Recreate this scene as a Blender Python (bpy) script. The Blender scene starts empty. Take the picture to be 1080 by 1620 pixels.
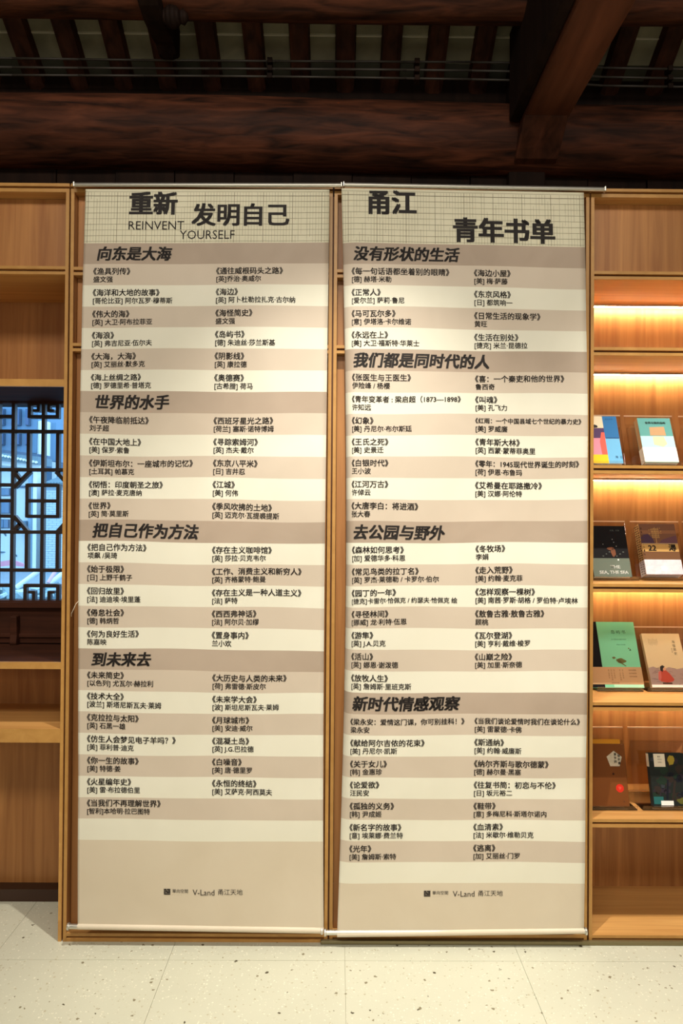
import bpy, bmesh, math, random
import numpy as np
from mathutils import Matrix, Vector

random.seed(7)
scene = bpy.context.scene
COL = scene.collection

# ------------------------------------------------------------------ camera
cam_d = bpy.data.cameras.new('camera')
cam_d.sensor_fit = 'VERTICAL'; cam_d.sensor_height = 36.0; cam_d.sensor_width = 24.0
cam_d.lens = 24.0; cam_d.clip_start = 0.05; cam_d.clip_end = 200
cam = bpy.data.objects.new('camera', cam_d); COL.objects.link(cam)
_p, _y, _r = 0.01011463, 0.00542291, 0.00699536
fw = Vector((math.sin(_y)*math.cos(_p), math.cos(_y)*math.cos(_p), math.sin(_p)))
rt = Vector((math.cos(_y), -math.sin(_y), 0)); up = rt.cross(fw)
rt2 = rt*math.cos(_r) + up*math.sin(_r); up2 = up*math.cos(_r) - rt*math.sin(_r)
cam.matrix_world = Matrix(((rt2.x, up2.x, -fw.x, 0), (rt2.y, up2.y, -fw.y, -2.44), (rt2.z, up2.z, -fw.z, 1.50443), (0, 0, 0, 1)))
scene.camera = cam

# ------------------------------------------------------------------ world, exposure
w = bpy.data.worlds.new('sky'); scene.world = w; w.use_nodes = True
bg = w.node_tree.nodes['Background']; bg.inputs[0].default_value = (0.38, 0.66, 1.0, 1); bg.inputs[1].default_value = 4.3
scene.view_settings.view_transform = 'Standard'; scene.view_settings.look = 'None'
scene.view_settings.gamma = 1; scene.view_settings.use_curve_mapping = False
scene.view_settings.exposure = 0.0
scene.cycles.use_denoising = True
scene.cycles.max_bounces = 8

def spot(name, loc, target, power, size, blend, col, rad=0.03):
    d = bpy.data.lights.new(name, 'SPOT'); d.energy = power; d.color = col
    d.spot_size = math.radians(size); d.spot_blend = blend; d.shadow_soft_size = rad
    o = bpy.data.objects.new(name, d); COL.objects.link(o); o.location = loc
    o.rotation_euler = (Vector(target)-Vector(loc)).to_track_quat('-Z', 'Y').to_euler()
def area(name, loc, target, power, sx, sy, col):
    d = bpy.data.lights.new(name, 'AREA'); d.shape = 'RECTANGLE'; d.size = sx; d.size_y = sy; d.energy = power; d.color = col
    o = bpy.data.objects.new(name, d); COL.objects.link(o); o.location = loc
    o.rotation_euler = (Vector(target)-Vector(loc)).to_track_quat('-Z', 'Y').to_euler()
WARM = (1.0, 0.93, 0.805)
spot('track_spot', (0.06, -0.86, 3.28), (0.05, -0.28, 0.0), 300, 71, 1.0, WARM, 0.02)
spot('left_track_spot', (-1.5, -0.95, 3.28), (-1.25, -0.10, 0.0), 85, 66, 1.0, WARM, 0.02)
spot('right_track_spot', (1.55, -0.95, 3.28), (1.3, -0.05, 0.2), 250, 70, 1.0, WARM, 0.02)
area('hall_fill', (0.1, -2.9, 3.7), (0, 0, 0.7), 92, 3.6, 0.5, WARM)  # unseen fill light, added to even out the brightness of the banners
area('far_hall_fill', (0.0, -4.8, 2.2), (0, 0, 0.9), 36, 3.0, 1.0, WARM)  # second unseen fill, added from the front to hold up the lower part

# ------------------------------------------------------------------ materials
def s2l(c):
    c = c/255.0
    return c/12.92 if c <= 0.04045 else ((c+0.055)/1.055)**2.4
def rgb(r, g, b): return (s2l(r), s2l(g), s2l(b), 1)
MC = {}
def mat(name, col, rough=0.6, metal=0.0, spec=0.4, emit=None, estr=0):
    if name in MC: return MC[name]
    m = bpy.data.materials.new(name); m.use_nodes = True
    b = m.node_tree.nodes['Principled BSDF']
    b.inputs['Base Color'].default_value = col; b.inputs['Roughness'].default_value = rough
    b.inputs['Metallic'].default_value = metal; b.inputs['Specular IOR Level'].default_value = spec
    if emit: b.inputs['Emission Color'].default_value = emit; b.inputs['Emission Strength'].default_value = estr
    MC[name] = m; return m
def grain(name, c1, c2, scale, rough=0.45, bump=0.06, broad=(3, 3, .5), c3=None, spec=0.4, det=5):
    """procedural wood / mottled surface : stretched noise between two colours, multiplied by broad variation"""
    m = mat(name, c1, rough, spec=spec); nt = m.node_tree; b = nt.nodes['Principled BSDF']
    tc = nt.nodes.new('ShaderNodeTexCoord'); mp = nt.nodes.new('ShaderNodeMapping'); mp.inputs['Scale'].default_value = scale
    nz = nt.nodes.new('ShaderNodeTexNoise'); nz.inputs['Scale'].default_value = 1; nz.inputs['Detail'].default_value = det; nz.inputs['Distortion'].default_value = .6
    rp = nt.nodes.new('ShaderNodeValToRGB'); rp.color_ramp.elements[0].position = .3; rp.color_ramp.elements[1].position = .72
    rp.color_ramp.elements[0].color = c1; rp.color_ramp.elements[1].color = c2
    nt.links.new(tc.outputs['Object'], mp.inputs[0]); nt.links.new(mp.outputs[0], nz.inputs['Vector']); nt.links.new(nz.outputs['Fac'], rp.inputs[0])
    mp2 = nt.nodes.new('ShaderNodeMapping'); mp2.inputs['Scale'].default_value = broad
    n2 = nt.nodes.new('ShaderNodeTexNoise'); n2.inputs['Scale'].default_value = 1; n2.inputs['Detail'].default_value = 3
    nt.links.new(tc.outputs['Object'], mp2.inputs[0]); nt.links.new(mp2.outputs[0], n2.inputs['Vector'])
    r2 = nt.nodes.new('ShaderNodeValToRGB'); r2.color_ramp.elements[0].position = .38; r2.color_ramp.elements[1].position = .62
    r2.color_ramp.elements[0].color = (0, 0, 0, 1); r2.color_ramp.elements[1].color = (1, 1, 1, 1)
    nt.links.new(n2.outputs['Fac'], r2.inputs[0])
    mx = nt.nodes.new('ShaderNodeMix'); mx.data_type = 'RGBA'
    c3 = c3 or tuple(x*.78 for x in c1[:3])+(1,)
    nt.links.new(r2.outputs[0], mx.inputs[0]); nt.links.new(rp.outputs[0], mx.inputs[7]); 
    m3 = nt.nodes.new('ShaderNodeMix'); m3.data_type = 'RGBA'; m3.inputs[0].default_value = .45
    nt.links.new(rp.outputs[0], m3.inputs[6]); m3.inputs[7].default_value = c3
    nt.links.new(m3.outputs[2], mx.inputs[6]); nt.links.new(mx.outputs[2], b.inputs['Base Color'])
    if bump:
        bp = nt.nodes.new('ShaderNodeBump'); bp.inputs['Strength'].default_value = bump; bp.inputs['Distance'].default_value = .01
        nt.links.new(nz.outputs['Fac'], bp.inputs['Height']); nt.links.new(bp.outputs[0], b.inputs['Normal'])
    return m
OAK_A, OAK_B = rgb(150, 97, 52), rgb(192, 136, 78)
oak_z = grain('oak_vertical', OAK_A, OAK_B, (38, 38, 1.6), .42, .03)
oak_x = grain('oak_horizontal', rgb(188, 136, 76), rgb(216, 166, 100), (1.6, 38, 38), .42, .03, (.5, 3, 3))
oak_edge = grain('oak_edge_band', rgb(176, 128, 66), rgb(194, 146, 80), (20, 20, 20), .4, 0)
oak_dark = mat('groove_shadow_wood', rgb(92, 54, 24), .6)
old_x = grain('old_beam_wood', rgb(30, 18, 14), rgb(96, 54, 36), (5, 34, 34), .6, .5, (2.2, 9, 9), rgb(16, 11, 9), .1, 8)
old_y = grain('old_beam_wood_y', rgb(44, 26, 19), rgb(84, 49, 35), (22, 2.5, 22), .6, .3, (8, 1.2, 8), rgb(24, 15, 12), .1)
beam_y = grain('square_beam_wood', rgb(72, 42, 29), rgb(104, 62, 44), (16, 1.6, 16), .6, .2, (5, 1.2, 5), rgb(50, 30, 22), .1)
old_z = grain('old_wood_upright', rgb(20, 12, 9), rgb(38, 24, 17), (18, 18, 2), .7, .2, (5, 5, 1), None, .08)
dark_lac = grain('lacquered_dark_wood', rgb(50, 27, 18), rgb(76, 42, 28), (3, 30, 30), .7, .05, spec=.12)
lattice_m = mat('lattice_dark_wood', rgb(40, 28, 26), .45)
tile_m = grain('grey_roof_tile_clay', rgb(120, 116, 96), rgb(152, 148, 124), (9, 9, 9), .85, .15)
tile_shade = grain('shaded_roof_tile', rgb(52, 52, 42), rgb(72, 70, 56), (9, 9, 9), .9, .15)  # darker copy of the tile clay: shade at the eave put into the colour
mortar_m = mat('pale_mortar', rgb(205, 200, 180), .9)
steel = mat('brushed_steel', rgb(205, 202, 192), .28, .85)
pipe_m = mat('conduit_grey', rgb(48, 43, 38), .6, .1)
white_pl = mat('white_plaster', rgb(196, 186, 170), .9)
ink = mat('black_ink', rgb(27, 20, 18), .7)
ink_soft = mat('brown_black_ink', rgb(32, 24, 21), .7)
grid_ink = mat('grid_line_ink', rgb(142, 136, 116), .8)
grid_major = mat('grid_line_ink_strong', rgb(118, 110, 92), .8)
led_m = mat('led_diffuser', (1, .9, .7, 1), .5, emit=(1.0, 0.84, 0.56, 1), estr=70)

def terrazzo():
    m = mat('terrazzo', rgb(206, 204, 186), .28); nt = m.node_tree; b = nt.nodes['Principled BSDF']
    tc = nt.nodes.new('ShaderNodeTexCoord')
    def layer(scale, thr, base, col, seed):
        v = nt.nodes.new('ShaderNodeTexVoronoi'); v.inputs['Scale'].default_value = scale
        mp = nt.nodes.new('ShaderNodeMapping'); mp.inputs['Location'].default_value = (seed, seed*.7, 0)
        nz = nt.nodes.new('ShaderNodeTexNoise'); nz.inputs['Scale'].default_value = scale*2.2
        ad = nt.nodes.new('ShaderNodeMixRGB'); ad.blend_type = 'ADD'; ad.inputs[0].default_value = .012
        nt.links.new(tc.outputs['Object'], mp.inputs[0]); nt.links.new(mp.outputs[0], nz.inputs['Vector'])
        nt.links.new(mp.outputs[0], ad.inputs[1]); nt.links.new(nz.outputs['Color'], ad.inputs[2]); nt.links.new(ad.outputs[0], v.inputs['Vector'])
        # chips : small distance AND random cell
        sep = nt.nodes.new('ShaderNodeSeparateColor'); nt.links.new(v.outputs['Color'], sep.inputs[0])
        rd = nt.nodes.new('ShaderNodeMath'); rd.operation = 'MULTIPLY'; rd.inputs[1].default_value = .34; nt.links.new(sep.outputs[1], rd.inputs[0])
        lt = nt.nodes.new('ShaderNodeMath'); lt.operation = 'LESS_THAN'; nt.links.new(v.outputs['Distance'], lt.inputs[0]); nt.links.new(rd.outputs[0], lt.inputs[1])
        pk = nt.nodes.new('ShaderNodeMath'); pk.operation = 'LESS_THAN'; pk.inputs[1].default_value = thr; nt.links.new(sep.outputs[0], pk.inputs[0])
        mu = nt.nodes.new('ShaderNodeMath'); mu.operation = 'MULTIPLY'; nt.links.new(lt.outputs[0], mu.inputs[0]); nt.links.new(pk.outputs[0], mu.inputs[1])
        mx = nt.nodes.new('ShaderNodeMixRGB'); mx.inputs[2].default_value = col; nt.links.new(mu.outputs[0], mx.inputs[0])
        if isinstance(base, tuple): mx.inputs[1].default_value = base
        else: nt.links.new(base, mx.inputs[1])
        return mx.outputs[0]
    nz = nt.nodes.new('ShaderNodeTexNoise'); nz.inputs['Scale'].default_value = 2.5; nz.inputs['Detail'].default_value = 4
    nt.links.new(tc.outputs['Object'], nz.inputs['Vector'])
    bs = nt.nodes.new('ShaderNodeMixRGB'); bs.inputs[1].default_value = rgb(186, 186, 168); bs.inputs[2].default_value = rgb(204, 204, 186)
    nt.links.new(nz.outputs['Fac'], bs.inputs[0])
    o = layer(120, .5, bs.outputs[0], rgb(224, 222, 204), 3.1)
    o = layer(90, .35, o, rgb(176, 170, 146), 9.4)
    o = layer(62, .10, o, rgb(128, 120, 96), 5.2)
    o = layer(54, .06, o, rgb(74, 66, 48), 1.7)
    nt.links.new(o, b.inputs['Base Color']); return m
terr = terrazzo()

def glassy(name, tint, gloss=.12, rough=.03):
    m = bpy.data.materials.new(name); m.use_nodes = True; nt = m.node_tree
    for n in list(nt.nodes):
        if n.type != 'OUTPUT_MATERIAL': nt.nodes.remove(n)
    out = [n for n in nt.nodes if n.type == 'OUTPUT_MATERIAL'][0]
    t = nt.nodes.new('ShaderNodeBsdfTransparent'); t.inputs[0].default_value = tint
    g = nt.nodes.new('ShaderNodeBsdfGlossy'); g.inputs['Color'].default_value = (.9, .9, .9, 1); g.inputs['Roughness'].default_value = rough
    fr = nt.nodes.new('ShaderNodeFresnel'); fr.inputs[0].default_value = 1.45
    ad = nt.nodes.new('ShaderNodeMath'); ad.operation = 'ADD'; ad.inputs[1].default_value = gloss - .04; ad.use_clamp = True
    mx = nt.nodes.new('ShaderNodeMixShader')
    nt.links.new(fr.outputs[0], ad.inputs[0]); nt.links.new(ad.outputs[0], mx.inputs[0]); nt.links.new(t.outputs[0], mx.inputs[1]); nt.links.new(g.outputs[0], mx.inputs[2]); nt.links.new(mx.outputs[0], out.inputs[0])
    return m
acrylic = glassy('clear_acrylic', (.965, .945, .93, 1), .05)
win_glass = glassy('window_glass', (.93, .96, .98, 1), .05, .01)
acr_highlight = mat('acrylic_edge_highlight', rgb(222, 190, 160), .3, spec=.6)  # pale colour stands in for the strip-light highlight along the top edges

# ------------------------------------------------------------------ geometry helpers
class Geo:
    def __init__(s): s.v = []; s.f = []; s.m = []
    def box(s, x0, x1, y0, y1, z0, z1, mi=0):
        n = len(s.v)
        s.v += [(x0,y0,z0),(x1,y0,z0),(x1,y1,z0),(x0,y1,z0),(x0,y0,z1),(x1,y0,z1),(x1,y1,z1),(x0,y1,z1)]
        for f in ((0,3,2,1),(4,5,6,7),(0,1,5,4),(1,2,6,5),(2,3,7,6),(3,0,4,7)): s.f.append(tuple(n+i for i in f)); s.m.append(mi)
        return s
    def prism(s, pts, a0, a1, axis='x', mi=0):
        """closed polygon extruded along an axis; pts in the other two coordinates"""
        n = len(s.v); k = len(pts)
        for a in (a0, a1):
            for p, q in pts: s.v.append({'x': (a, p, q), 'y': (p, a, q), 'z': (p, q, a)}[axis])
        s.f.append(tuple(n+i for i in range(k))); s.f.append(tuple(n+k+k-1-i for i in range(k))); s.m += [mi, mi]
        for i in range(k):
            j = (i+1) % k; s.f.append((n+i, n+k+i, n+k+j, n+j)); s.m.append(mi)
        return s
    def cyl(s, p0, p1, r0, r1=None, seg=16, mi=0, jit=0):
        r1 = r0 if r1 is None else r1
        p0, p1 = Vector(p0), Vector(p1); d = (p1-p0).normalized()
        u = d.orthogonal().normalized(); vv = d.cross(u); n = len(s.v)
        for p, r in ((p0, r0), (p1, r1)):
            for i in range(seg):
                a = 2*math.pi*i/seg; s.v.append(tuple(p+u*r*math.cos(a)+vv*r*math.sin(a)))
        for i in range(seg):
            j = (i+1) % seg; s.f.append((n+i, n+j, n+seg+j, n+seg+i)); s.m.append(mi)
        s.f.append(tuple(n+seg-1-i for i in range(seg))); s.f.append(tuple(n+seg+i for i in range(seg))); s.m += [mi, mi]
        return s
    def log(s, x0, x1, y, z, r, n=40, seg=28, wob=.012, axis='x', mi=0):
        """a long round timber, slightly irregular"""
        b = len(s.v); rd = random.Random(int(abs(y*1000+z*77)))
        ph = [rd.random()*6 for _ in range(6)]
        for i in range(n+1):
            t = i/n; x = x0+(x1-x0)*t
            cy = y+wob*math.sin(3*t*3+ph[0]); cz = z+wob*math.sin(2.2*t*3+ph[1])
            for j in range(seg):
                a = 2*math.pi*j/seg
                rr = r*(1+.02*math.sin(3*a+ph[2]+t*5)+.012*math.sin(7*a+ph[3]+t*23))
                p = (x, cy+rr*math.cos(a), cz+rr*math.sin(a))
                s.v.append(p if axis == 'x' else (p[1], p[0], p[2]))
        for i in range(n):
            for j in range(seg):
                k = (j+1) % seg
                s.f.append((b+i*seg+j, b+i*seg+k, b+(i+1)*seg+k, b+(i+1)*seg+j)); s.m.append(mi)
        s.f.append(tuple(b+j for j in range(seg))); s.f.append(tuple(b+n*seg+seg-1-j for j in range(seg))); s.m += [mi, mi]
        return s
    def sheet(s, pts, x0, x1, t, mi=0):
        """a bent sheet: polyline in (y,z) given thickness, extruded in x"""
        L = []; R = []
        for i, p in enumerate(pts):
            a = pts[max(i-1, 0)]; b = pts[min(i+1, len(pts)-1)]
            d = Vector((b[0]-a[0], b[1]-a[1])).normalized(); nn = Vector((-d.y, d.x))*t/2
            L.append((p[0]+nn.x, p[1]+nn.y)); R.append((p[0]-nn.x, p[1]-nn.y))
        n = len(s.v)
        for x in (x0, x1):
            for q in L+R: s.v.append((x, q[0], q[1]))
        k = len(pts); h = 2*k
        def q(*a): s.f.append(tuple(n+i for i in a)); s.m.append(mi)
        for i in range(k-1):
            q(i, i+1, h+i+1, h+i); q(k+i+1, k+i, h+k+i, h+k+i+1)
            q(i+1, i, k+i, k+i+1); q(h+i, h+i+1, h+k+i+1, h+k+i)
        q(0, h, h+k, k); q(k-1, k+k-1, h+k+k-1, h+k-1)
        return s
def link_mesh(name, g, mats, parent=None, local=False, bevel=0, smooth=False, kind=None):
    me = bpy.data.meshes.new(name)
    off = Vector((0, 0, 0))
    if parent is not None and not local:
        o = parent
        while o is not None: off += o.location; o = o.parent
    me.from_pydata([(v[0]-off.x, v[1]-off.y, v[2]-off.z) for v in g.v], [], g.f)
    mats = mats if isinstance(mats, (list, tuple)) else [mats]
    for m in mats: me.materials.append(m)
    if len(mats) > 1: me.polygons.foreach_set('material_index', g.m)
    if smooth: me.polygons.foreach_set('use_smooth', [True]*len(me.polygons))
    me.update()
    bm = bmesh.new(); bm.from_mesh(me); bmesh.ops.recalc_face_normals(bm, faces=bm.faces); bm.to_mesh(me); bm.free()
    ob = bpy.data.objects.new(name, me); COL.objects.link(ob)
    if parent is not None: ob.parent = parent
    if bevel:
        b = ob.modifiers.new('bevel', 'BEVEL'); b.width = bevel; b.segments = 2; b.limit_method = 'ANGLE'
    if kind: ob['kind'] = kind
    return ob
def tag(o, label, cat, group=None):
    o['label'] = label; o['category'] = cat
    if group: o['group'] = group
    return o
def thing(name, label, cat, loc, group=None, rot=None):
    o = bpy.data.objects.new(name, None); COL.objects.link(o); o.location = loc; o.empty_display_size = .05
    if rot: o.rotation_euler = rot
    return tag(o, label, cat, group)
def struct(name, g, m, **k): return link_mesh(name, g, m, kind='structure', **k)

# ------------------------------------------------------------------ setting: floor
floor = struct('floor', Geo().box(-3.2, 3.2, -5.2, .9, -.12, -.0035), mat('floor_joint', rgb(176, 172, 150), .8))
tbox = Geo().box(.0006, .5994, .0006, .5994, -.0035, 0)
tile_me = None
for i in range(-4, 5):
    for j in range(-5, 2):
        x, y = .035+.6*i, -.10+.6*j
        if tile_me is None:
            t0 = link_mesh('tile', tbox, terr, floor, local=True); tile_me = t0.data
        else:
            t0 = bpy.data.objects.new('tile', tile_me); COL.objects.link(t0); t0.parent = floor
        t0.location = (x, y, 0)
# terrazzo is mapped in world space so that chips differ from tile to tile
for n in terr.node_tree.nodes:
    if n.type == 'TEX_COORD':
        geo = terr.node_tree.nodes.new('ShaderNodeNewGeometry')
        for l in list(terr.node_tree.links):
            if l.from_node == n: terr.node_tree.links.new(geo.outputs['Position'], l.to_socket)

# walls: back wall with the window opening, dark timber boards above the cabinets
WX0, WX1, WZ0, WZ1 = -1.86, -1.02, 1.00, 1.985
wb = Geo()
wb.box(-3.2, WX0, .40, .56, 0, 3.6).box(WX1, 3.2, .40, .56, 0, 3.6).box(WX0, WX1, .40, .56, 0, WZ0).box(WX0, WX1, .40, .56, WZ1, 3.6)
wall_back = struct('wall_back', wb, old_z)
for k in range(20):   # vertical boards between cabinet tops and the log
    x = -2.4+.245*k
    link_mesh('plank', Geo().box(x+.002, x+.243, .375+.004*(k % 3), .401, 2.60, 3.0), old_z, wall_back)
struct('wall_left', Geo().box(-3.3, -3.2, -5.2, .56, 0, 6.2), white_pl)
struct('wall_right', Geo().box(3.2, 3.3, -5.2, .56, 0, 6.2), white_pl)
struct('wall_front', Geo().box(-3.3, 3.3, -5.3, -5.2, 0, 6.2), white_pl)

# ceiling: sloping roof, rafters, grey tiles laid between them
def roof_z(y): return 3.464+.6*(.21-y)
ceil = struct('ceiling', Geo().prism([(.60, roof_z(.60)+.03), (-2.3, roof_z(-2.3)+.03), (-2.3, roof_z(-2.3)+.10), (.60, roof_z(.60)+.10)], -3.3, 3.3)
              .prism([(-5.3, roof_z(-2.3)-1.77), (-2.3, roof_z(-2.3)+.03), (-2.3, roof_z(-2.3)+.10), (-5.3, roof_z(-2.3)-1.7)], -3.3, 3.3), old_z)
RS = .1845
for k in range(-13, 14):
    x = -.166+RS*k
    y1, y0 = .55, -2.25
    r = link_mesh('rafter', Geo().prism([(x-.042, 0), (x-.036, -.052), (x-.02, -.062), (x+.02, -.062), (x+.036, -.052), (x+.042, 0)], 0, math.hypot(1, .6)*(y1-y0), 'y'), old_y, ceil, local=True)
    r.location = (0, y1, roof_z(y1)); r.rotation_euler = (math.pi-math.atan(.6), 0, 0); r.scale = (1, 1, -1)
    # place along slope : direction -y rising
    r.rotation_euler = (0, 0, 0); r.scale = (1, 1, 1)
    me = r.data
    for v in me.vertices:
        d = v.co.y/math.hypot(1, .6)
        v.co.y, v.co.z = -d, .6*d+v.co.z
for k in range(-13, 13):
    x = -.166+RS*k
    for j, (ya, yb) in enumerate(((.461, .352), (.348, .265), (.261, .065), (.061, -.135), (-.139, -.335))):
        dz = random.uniform(-.001, .002)
        x0, x1 = x+.034, x+RS-.034
        link_mesh('tile', Geo().prism([(ya, roof_z(ya)+dz), (yb, roof_z(yb)+dz), (yb, roof_z(yb)+.022), (ya, roof_z(ya)+.022)], x0, x1), tile_m if j else tile_shade, ceil)  # the eave row takes the clay with painted shade
mj = Geo()
for ya in (.263, .063, -.137):
    mj.box(-2.5, 2.3, ya-.003, ya+.004, roof_z(ya)-.003, roof_z(ya)+.02)
link_mesh('mortar_line', mj, mortar_m, ceil)

# ------------------------------------------------------------------ old timbers
wall_log = link_mesh('log_beam', Geo().log(-3.2, 3.2, .36, 3.07, .14), old_x, smooth=True)
tag(wall_log, 'thick round dark log beam running along the wall above the cabinets', 'beam')
pur = link_mesh('purlin', Geo().log(-3.2, 3.2, .03, 3.425, .09, wob=.004), old_x, smooth=True)
tag(pur, 'round dark purlin crossing the top edge of the picture under the rafters', 'beam')

cb = thing('cross_beam', 'heavy square dark red-brown beam jutting out towards the room at upper right', 'beam', (.79, .2, 3.05))
link_mesh('timber', Geo().box(.705, .878, -5.1, .235, 3.05, 3.40), beam_y, cb, bevel=.012)
link_mesh('side_board', Geo().box(.662, .7035, -5.1, .225, 3.068, 3.42), old_z, cb, bevel=.006)
link_mesh('bracket', Geo().prism([(.14, 3.05), (.36, 3.05), (.36, 2.93), (.27, 2.95), (.20, 3.00)], .70, .87), old_y, cb, bevel=.006)
link_mesh('post', Geo().box(.69, .84, .335, .398, 2.70, 3.42), old_z, cb, bevel=.006)

ba = thing('carved_bracket', 'dark carved timber bracket with a round knob hanging at upper left', 'bracket', (-.65, .15, 3.4))
prof = [(.262, 3.44), (.262, 3.335), (.235, 3.312), (.20, 3.306), (.165, 3.318), (.13, 3.308), (.06, 3.298), (.00, 3.292), (-.06, 3.30), (-.12, 3.325), (-.20, 3.36), (-.26, 3.41), (-.26, 3.60), (.0, 3.60)]
link_mesh('arm', Geo().prism(prof, -.712, -.640), old_z, ba, bevel=.006)
kg = Geo(); 
for a, b_, r0, r1 in ((0, .012, .018, .03), (.012, .03, .03, .038), (.03, .05, .038, .034), (.05, .062, .034, .02), (.062, .075, .02, .026), (.075, .09, .026, .010)):
    kg.cyl((-.641+a, .0, 3.305), (-.641+b_, .0, 3.305), r0, r1, 20)
link_mesh('knob', kg, old_z, ba, smooth=True)
link_mesh('wedge', Geo().prism([(.255, 3.335), (.25, 3.318), (.22, 3.300), (.17, 3.312)], -.700, -.655), old_z, ba, bevel=.004)

for k, (z, nm) in enumerate(((3.309, 'topmost'), (3.275, 'middle'), (3.243, 'lowest'))):
    cd = thing('conduit', f'{nm} of the three thin metal conduits running below the rafters', 'pipe', (0, .235, z), 'conduits under the rafters')
    g = Geo(); n = 24
    for i in range(n):
        xa, xb = -3.1+6.2*i/n, -3.1+6.2*(i+1)/n
        f = lambda x: z+.003*math.sin(x*2.1+k)-(.018 if x > .75 else 0)*min(1, (x-.75)/.3 if x > .75 else 0)
        g.cyl((xa, .235, f(xa)), (xb, .235, f(xb)), .0042, seg=8)
    link_mesh('tube', g, pipe_m, cd, smooth=True)
    for xc in (-1.5, -.28, .30, 1.3):
        link_mesh('clamp', Geo().box(xc-.010, xc+.010, .225, .262, f(xc)-.010, f(xc)+.010), old_z, cd, bevel=.002)

# ------------------------------------------------------------------ cabinets
PC = [-1.90, -.966, -.023, .900, 1.83]      # post centres
GH = .003                                     # half groove between neighbouring units
PW = .012                                     # side panel
def rail(g, x0, x1, zt, d0=0.0, d1=.33, zb=None):
    """a shelf: two boards with a dark groove between them in the front edge"""
    zb = zt-.030 if zb is None else zb
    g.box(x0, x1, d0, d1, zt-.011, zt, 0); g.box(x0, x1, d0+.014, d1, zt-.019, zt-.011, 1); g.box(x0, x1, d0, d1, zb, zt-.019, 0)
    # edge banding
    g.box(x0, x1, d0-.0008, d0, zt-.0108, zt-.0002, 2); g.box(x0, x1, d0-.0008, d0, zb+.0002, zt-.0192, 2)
def side_panels(t, xl, xr):
    for x0, x1 in ((xl+GH, xl+GH+PW), (xr-GH-PW, xr-GH)):
        g = Geo().box(x0, x1, 0, .34, 0, 2.668, 0).box(x0+.0002, x1-.0002, -.0008, 0, 0, 2.668, 1)
        link_mesh('side_panel', g, [oak_z, oak_edge], t)
    link_mesh('groove_strip', Geo().box(xr-GH, xr+GH, .014, .3, 0, 2.668), oak_dark, t)
def carcass(name, label, k):
    xl, xr = PC[k], PC[k+1]
    t = thing(name, label, 'cabinet', ((xl+xr)/2, .17, 0))
    side_panels(t, xl, xr)
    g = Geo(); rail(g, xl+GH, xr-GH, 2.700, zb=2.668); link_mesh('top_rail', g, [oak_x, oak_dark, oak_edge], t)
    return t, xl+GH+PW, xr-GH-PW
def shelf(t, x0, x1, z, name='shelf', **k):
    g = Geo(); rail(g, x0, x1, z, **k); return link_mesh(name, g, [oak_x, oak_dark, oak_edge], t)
def panel(t, x0, x1, y0, z0, z1, name='back_panel', th=.012, m=None):
    return link_mesh(name, Geo().box(x0, x1, y0, y0+th, z0, z1), m or oak_z, t)

# left unit with the window niche and the writing shelf
t, x0, x1 = carcass('wall_cabinet', 'oak wall unit with window niche and writing shelf at the left edge', 0)
panel(t, x0+.001, x1-.001, .055, 2.404, 2.667, 'flap_door', .02)
shelf(t, x0, x1, 2.402)
panel(t, x0, x1, .325, 1.995, 2.372)
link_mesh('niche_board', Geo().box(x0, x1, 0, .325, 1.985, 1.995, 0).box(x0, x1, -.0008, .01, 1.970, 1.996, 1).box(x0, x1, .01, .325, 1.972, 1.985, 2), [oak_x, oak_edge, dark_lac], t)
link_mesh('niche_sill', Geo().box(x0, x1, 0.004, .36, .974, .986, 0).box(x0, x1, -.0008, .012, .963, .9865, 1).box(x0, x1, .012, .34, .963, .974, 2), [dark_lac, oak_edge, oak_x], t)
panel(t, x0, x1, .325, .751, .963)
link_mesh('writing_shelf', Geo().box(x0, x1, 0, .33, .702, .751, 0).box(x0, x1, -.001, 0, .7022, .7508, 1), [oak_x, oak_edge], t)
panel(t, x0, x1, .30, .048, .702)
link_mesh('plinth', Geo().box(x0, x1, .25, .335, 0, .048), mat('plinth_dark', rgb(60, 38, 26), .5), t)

# two closed units behind the banners
for k, lb in ((1, 'closed oak cabinet behind the left banner'), (2, 'closed oak cabinet behind the right banner')):
    t, x0, x1 = carcass('closed_cabinet', lb, k)
    for z in (2.400, 2.127): shelf(t, x0, x1, z)
    shelf(t, x0, x1, .030, 'bottom_rail', zb=0)
    for za, zb in ((2.402, 2.667), (2.129, 2.369)):
        panel(t, x0+.0015, x1-.0015, .035, za, zb, 'door', .018)
    xm = (x0+x1)/2
    for a, b in ((x0+.0015, xm-.001), (xm+.001, x1-.0015)):
        panel(t, a, b, .035, .032, 2.096, 'door', .018)

# right bookcase
SH = [2.402, 2.128, 1.704, 1.279, .856, .441]
t, BX0, BX1 = carcass('bookcase', 'lit oak bookcase with six shelves of displayed books at the right edge', 3)
panel(t, BX0+.001, BX1-.001, .055, 2.404, 2.667, 'flap_door', .02)
for z in SH: shelf(t, BX0, BX1, z)
shelf(t, BX0, BX1, .030, 'bottom_board', zb=0)
zs = SH+[.030]
for a, b in zip(zs[:-1], zs[1:]): panel(t, BX0, BX1, .325, b, a-.030)
for z in SH[:5]:
    ls = link_mesh('light_strip', Geo().box(BX0+.002, BX1-.002, .288, .298, z-.030-.0085, z-.0302), led_m, t)
    link_mesh('strip_housing', Geo().box(BX0+.001, BX1-.001, .281, .2878, z-.030-.007, z-.0301), mat('strip_aluminium', rgb(215, 196, 170), .3, .6), ls)

# thin metal strip lying at the foot of the cabinets on the right half
struct('trim_1', Geo().box(-.05, 1.9, -.014, -.002, .0005, .014), mat('tarnished_strip', rgb(126, 116, 84), .35, .5), bevel=.002)

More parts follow.
